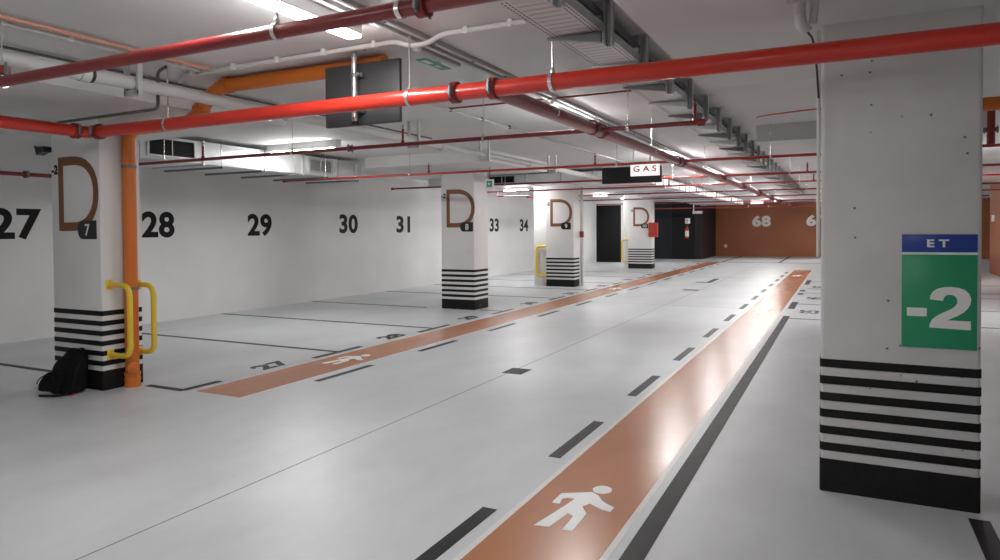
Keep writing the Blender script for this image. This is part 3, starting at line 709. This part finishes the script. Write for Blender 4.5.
# ------------------------------------------------------------------ cable tray on posts
tr = thing('cable_tray', 'long galvanised perforated cable tray on brackets above the lane', 'cable tray', (-1.5, 0, 2.84))
x0, x1 = -1.70, -1.36
part('tray_bottom', box(B(), x0, x1, 2.2, 30.0, 2.845, 2.848), 'perforated', tr, smooth=False)
for x in (x0, x1): part('tray_side', box(B(), x - 0.002, x + 0.002, 2.2, 30.0, 2.845, 2.905), 'galv', tr)
part('tray_bottom', box(B(), x0 + 0.01, x1 - 0.02, 2.2, 30.0, 2.945, 2.948), 'galv_dark', tr, smooth=False)
for x in (x0 + 0.01, x1 - 0.02): part('tray_side', box(B(), x - 0.002, x + 0.002, 2.2, 30.0, 2.945, 2.995), 'galv_dark', tr)
ay = [3.29 + 0.862 * k for k in range(26)]
for k, y in enumerate(ay):
    arm = B()
    prism(arm, [(x0 - 0.02, 2.842), (x0 - 0.02, 2.832), (-1.36, 2.775), (-1.36, 2.842)], (0, y + 0.02, 0), X, Z, 0.04)
    prism(arm, [(x0, 2.942), (x0, 2.93), (-1.36, 2.905), (-1.36, 2.942)], (0, y + 0.02, 0), X, Z, 0.03)
    a = part('support_arm', arm, 'galv_dark' if k % 2 else 'galv', tr, smooth=False)
    po = B(); box(po, -1.355, -1.305, y + 0.085, y + 0.09, 2.765, CEIL)
    box(po, -1.355, -1.349, y + 0.03, y + 0.09, 2.765, CEIL); box(po, -1.311, -1.305, y + 0.03, y + 0.09, 2.765, CEIL)
    lathe(po, (-1.33, y + 0.085, 2.80), (0, -1, 0), [(0.009, 0), (0.009, 0.012)], 6)
    box(po, -1.41, -1.27, y + 0.02, y + 0.16, CEIL - 0.006, CEIL)
    part('support_post', po, 'galv', tr, smooth=False)
for i, (dx, z, r, m) in enumerate(((-1.405, 2.968, 0.018, 'cable_black'), (-1.450, 2.970, 0.020, 'cable_black'), (-1.498, 2.969, 0.019, 'cable_black'), (-1.545, 2.969, 0.019, 'cable_black'), (-1.427, 3.008, 0.019, 'cable_black'))):
    tag(finish('power_cable', tube(B(), [(dx + 0.002 * math.sin(k * 1.7), 2.3 + k * 1.1, z + 0.001 * math.sin(k * 2.3)) for k in range(26)], r, 8), m),
        'thick black cable lying bundled high on the cable tray', 'cable', 'black cables in the cable tray')
for i, dx in enumerate((-1.63, -1.55, -1.48)):
    tag(finish('tray_cable', tube(B(), [(dx + 0.006 * math.sin(k * 1.3 + i), 2.3 + k * 1.1, 2.860) for k in range(26)], 0.011, 8), 'grey_plastic'), 'thin grey cable lying on the perforated cable tray', 'cable', 'grey cables on the perforated tray')

# ------------------------------------------------------------------ hanging signs
sb = thing('hanging_sign', 'dark grey rectangular sign back hanging from a steel pole', 'sign', (-3.53, 4.43, 2.44))
part('panel', box(B(), -3.825, -3.085, 4.43, 4.465, 2.45, 2.945, 0.006), 'sign_back', sb)
part('pole', tube(B(), [(-3.49, 4.39, 2.46), (-3.49, 4.39, CEIL)], 0.026, 16), 'bolt_steel', sb, 'shiny steel pole')
part('pole_plate', box(B(), -3.57, -3.41, 4.33, 4.45, CEIL - 0.012, CEIL, 0.003), 'galv', sb)
part('pole_cap', lathe(B(), (-3.49, 4.39, 2.445), Z, [(0.028, 0), (0.028, 0.03)], 14), 'cable_black', sb)
for z in (2.56, 2.84):
    bm = B(); ring(bm, (-3.49, 4.39, z), Z, 0.026, 0.031, 0.035); box(bm, -3.46, -3.41, 4.38, 4.432, z - 0.016, z + 0.016, 0.003)
    part('pole_clamp', bm, 'galv_dark', sb)
    part('clamp_bolt', lathe(B(), (-3.43, 4.375, z), (0, -1, 0), [(0.014, 0), (0.014, 0.02)], 8), 'bolt_steel', sb)
bs = thing('display_sign', 'blank black box sign hanging crosswise below the ceiling', 'sign', (-3.4, 12.0, 2.43))
part('body', box(B(), -3.93, -2.85, 12.0, 12.09, 2.425, 2.715, 0.006), 'sign_black', bs)
for x in (-3.7, -3.05): part('hanger_rod', tube(B(), [(x, 12.05, 2.7), (x, 12.05, CEIL)], 0.007, 8), 'sign_white', bs)
gs = thing('gas_sign', 'small white sign with red letters GAS in front of the black box', 'sign', (-3.05, 11.6, 2.5))
part('board', box(B(), -3.285, -2.785, 11.60, 11.63, 2.515, 2.745, 0.004), 'lit_sign', gs)
part('lettering', text_bm('G A S', (-3.235, 11.60, 2.585), X, Z, 0.40, 0.10, 0.003, 0.02), 'sign_red', gs, 'red letters GAS', smooth=False)
for x in (-3.24, -2.94): part('hanger_rod', tube(B(), [(x, 11.615, 2.74), (x, 11.615, CEIL)], 0.011, 8), 'sign_white', gs)
fs = thing('direction_sign', 'tiny white sign hanging far off before the brown wall', 'sign', (-3.2, 30.0, 2.6))
part('board', box(B(), -3.42, -2.92, 30.0, 30.03, 2.61, 2.78, 0.004), 'lit_sign', fs)
for x in (-3.35, -3.0): part('hanger_rod', tube(B(), [(x, 30.015, 2.77), (x, 30.015, CEIL)], 0.008, 8), 'sign_white', fs)
ex = thing('exit_sign', 'small green running man exit sign on the top of pillar 8', 'exit sign', (-6.25, 12.0, 2.45))
part('panel', box(B(), -6.31, -6.13, 11.96, 11.99, 2.42, 2.60, 0.003), 'sign_white', ex)
part('pictogram_panel', box(B(), -6.28, -6.16, 11.956, 11.961, 2.45, 2.57), 'exit_green', ex, 'green pictogram panel')
part('arrow', prism(B(), [(-0.025, -0.03), (0.03, 0.0), (-0.025, 0.03)], (-6.22, 11.956, 2.51), X, Z, 0.003), 'mark_white', ex, smooth=False)
part('hanger_rod', tube(B(), [(-6.22, 11.975, 2.6), (-6.22, 11.975, CEIL)], 0.006, 8), 'cable_black', ex)
em = thing('emergency_light', 'emergency exit light with a green panel on the ceiling beside the rail', 'emergency light', (-2.96, 4.8, 3.0))
part('body', box(B(), -2.985, -2.925, 4.50, 5.12, CEIL - 0.055, CEIL, 0.012), 'grey_plastic', em)
part('end_cap', lathe(B(), (-2.955, 4.50, CEIL - 0.03), (0, -1, 0), [(0.035, 0), (0.035, 0.03), (0.02, 0.05)], 16), 'lamp_body', em)
pn = part('exit_panel', box(B(), -3.09, -2.99, 4.66, 5.06, CEIL - 0.075, CEIL - 0.068, 0.002), 'exit_green', em, 'green panel with white exit symbols')
part('arm', box(B(), -3.05, -2.98, 4.82, 4.88, CEIL - 0.069, CEIL - 0.045), 'lamp_body', em)
bm = B()
box(bm, -3.065, -3.015, 4.70, 4.82, CEIL - 0.0765, CEIL - 0.075); prism(bm, [(0, -0.025), (0.08, 0), (0, 0.025)], (-3.04, 4.90, CEIL - 0.075), Y, X, 0.0015)
part('exit_symbol', bm, 'mark_white', pn, smooth=False)
# small black fitting on pillar 7
bk = thing('wall_speaker', 'small black angular fitting at the top left of pillar 7', 'speaker', (-7.55, 4.3, 2.5))
part('body', prism(B(), [(-0.09, 0.05), (-0.05, -0.05), (0.06, -0.02), (0.08, 0.035), (0.0, 0.03)], (-7.56, 4.36, 2.475), X, Z, 0.08), 'sign_black', bk, smooth=False)
part('bracket', box(B(), -7.50, -7.47, 4.28, 4.36, 2.45, 2.50, 0.004), 'sign_black', bk)

# fire extinguisher on the dark wall
fe = thing('fire_extinguisher', 'red fire extinguisher mounted on the black wall below its sign', 'fire extinguisher', (-7.32, 36.65, 0.9))
part('cylinder', lathe(B(), (-7.34, 36.62, 1.10), Z, [(0.09, 0), (0.10, 0.02), (0.10, 0.48), (0.06, 0.58), (0.03, 0.60), (0.03, 0.66)], 16), 'box_red', fe)
part('label_band', lathe(B(), (-7.34, 36.62, 1.2), Z, [(0.102, 0), (0.102, 0.30)], 16), 'sign_white', fe, 'white label')
part('valve', box(B(), -7.40, -7.28, 36.58, 36.66, 1.75, 1.82, 0.01), 'sign_black', fe)
esn = thing('extinguisher_sign', 'small white and red sign above the fire extinguisher', 'sign', (-7.3, 36.73, 1.9))
part('plate', box(B(), -7.46, -7.20, 36.735, 36.75, 1.88, 2.16, 0.003), 'sign_white', esn)
part('pictogram', box(B(), -7.38, -7.34, 36.730, 36.736, 1.92, 2.12), 'sign_red', esn)
sw = tag(finish('switch_box', box(B(), 4.50, 4.55, 27.9, 28.25, 1.78, 2.0, 0.01), 'sign_white'), 'small white box on the brown wall right of the concrete pillar', 'switch box')
cam_ = thing('ceiling_camera', 'small white security camera near the black wall corner', 'camera', (-6.95, 36.3, 2.45))
part('body', box(B(), -7.0, -6.5, 36.3, 36.45, 2.38, 2.52, 0.03), 'sign_white', cam_)
part('mount', tube(B(), [(-6.95, 36.38, 2.5), (-6.95, 36.38, CEIL)], 0.03, 10), 'sign_white', cam_)

# ------------------------------------------------------------------ backpack
bag = thing('backpack', 'black fabric backpack slumped on the floor against pillar 7', 'backpack', (-7.02, 4.2, 0))
def loft(rings, seg=28):
    """rings: (z, cx, cy, half width, half depth, power)"""
    bm = B(); R = []
    for z, cx, cy, a, b, n in rings:
        rr = []
        for k in range(seg):
            t = 2 * PI * k / seg; c, s = math.cos(t), math.sin(t)
            rr.append(bm.verts.new((cx + a * math.copysign(abs(c) ** (2 / n), c), cy + b * math.copysign(abs(s) ** (2 / n), s), z + 0.012 * math.sin(3 * t + z * 9) * (0.3 if z < 0.02 else 1))))
        R.append(rr)
    for a, b in zip(R, R[1:]):
        for k in range(seg): bm.faces.new((a[k], a[(k + 1) % seg], b[(k + 1) % seg], b[k]))
    bm.faces.new(R[0][::-1]); bm.faces.new(R[-1])
    return bm
def squeeze(rings, c=-6.83, k=0.76): return [(z, c + (x - c) * k, y, a * k, d, n) for z, x, y, a, d, n in rings]
bd = loft(squeeze([(0.004, -7.02, 4.17, 0.22, 0.10, 3), (0.02, -7.03, 4.16, 0.275, 0.135, 3), (0.08, -7.03, 4.16, 0.285, 0.145, 2.8), (0.15, -7.00, 4.17, 0.265, 0.14, 2.6), (0.22, -6.98, 4.19, 0.235, 0.13, 2.5), (0.29, -6.965, 4.21, 0.205, 0.115, 2.4), (0.35, -6.945, 4.23, 0.175, 0.095, 2.3), (0.405, -6.935, 4.24, 0.135, 0.07, 2.2), (0.435, -6.93, 4.25, 0.08, 0.04, 2)]))
o = part('body', bd, 'bag_black', bag); md = o.modifiers.new('soft', 'SUBSURF'); md.levels = 1; md.render_levels = 2
pk = loft(squeeze([(0.03, -7.06, 4.03, 0.20, 0.03, 2.6), (0.05, -7.06, 4.02, 0.225, 0.055, 2.6), (0.13, -7.04, 4.03, 0.215, 0.055, 2.6), (0.19, -7.01, 4.05, 0.185, 0.045, 2.4), (0.22, -7.0, 4.06, 0.15, 0.02, 2.2)]))
o = part('front_pocket', pk, 'bag_black', bag); md = o.modifiers.new('soft', 'SUBSURF'); md.levels = 1; md.render_levels = 2
part('zipper', tube(B(), [(-7.0 + 0.145 * math.cos(t), 4.03 - 0.052 + 0.03 * max(0, math.sin(t)), 0.10 + 0.10 * math.sin(t)) for t in [PI * k / 14 for k in range(15)]], 0.005, 6), 'bag_strap', bag)
part('carry_handle', tube(B(), fillet([(-6.97, 4.20, 0.405), (-6.95, 4.19, 0.43), (-6.90, 4.19, 0.43), (-6.88, 4.20, 0.405)], 0.02), 0.009, 8), 'bag_strap', bag)
part('shoulder_strap', tube(B(), fillet([(-6.80, 4.20, 0.33), (-6.735, 4.12, 0.24), (-6.73, 4.08, 0.08), (-6.80, 4.05, 0.014), (-6.88, 3.97, 0.012), (-7.02, 3.93, 0.012)], 0.06), 0.011, 8), 'bag_strap', bag)
part('side_strap', tube(B(), fillet([(-7.03, 4.20, 0.34), (-7.10, 4.17, 0.31), (-7.125, 4.14, 0.25), (-7.14, 4.12, 0.15)], 0.04), 0.012, 8), 'bag_strap', bag)
tag(finish('red_tag', box(B(), -6.80, -6.765, 4.10, 4.13, 0.0, 0.02, 0.006), 'sign_red'), 'tiny red scrap on the floor beside the backpack', 'scrap')

# ------------------------------------------------------------------ world and camera
w = bpy.data.worlds.new('world'); SC.world = w; w.use_nodes = True
w.node_tree.nodes['Background'].inputs[0].default_value = (0.8, 0.85, 0.9, 1)
w.node_tree.nodes['Background'].inputs[1].default_value = 0.05
cd = bpy.data.cameras.new('camera'); co = bpy.data.objects.new('camera', cd); COL.objects.link(co)
F, CY = 684.37, 244.38
yaw, pitch, roll = math.radians(26.620), math.radians(1.194), math.radians(-0.376)
r = Vector((math.cos(yaw), math.sin(yaw), 0)); f = Vector((-math.sin(yaw), math.cos(yaw), 0)); u = Vector((0, 0, 1))
f2 = f * math.cos(pitch) - u * math.sin(pitch); u2 = u * math.cos(pitch) + f * math.sin(pitch)
r3 = r * math.cos(roll) + u2 * math.sin(roll); u3 = u2 * math.cos(roll) - r * math.sin(roll)
M = Matrix((r3, u3, -f2)).transposed().to_4x4(); M.translation = (0, 0, 1.6)
co.matrix_world = M
cd.sensor_fit = 'HORIZONTAL'; cd.sensor_width = 36.0; cd.lens = F * 36.0 / 1000.0
cd.shift_x = 0.0; cd.shift_y = -(280.0 - CY) / 1000.0
cd.clip_start = 0.05; cd.clip_end = 200
SC.camera = co
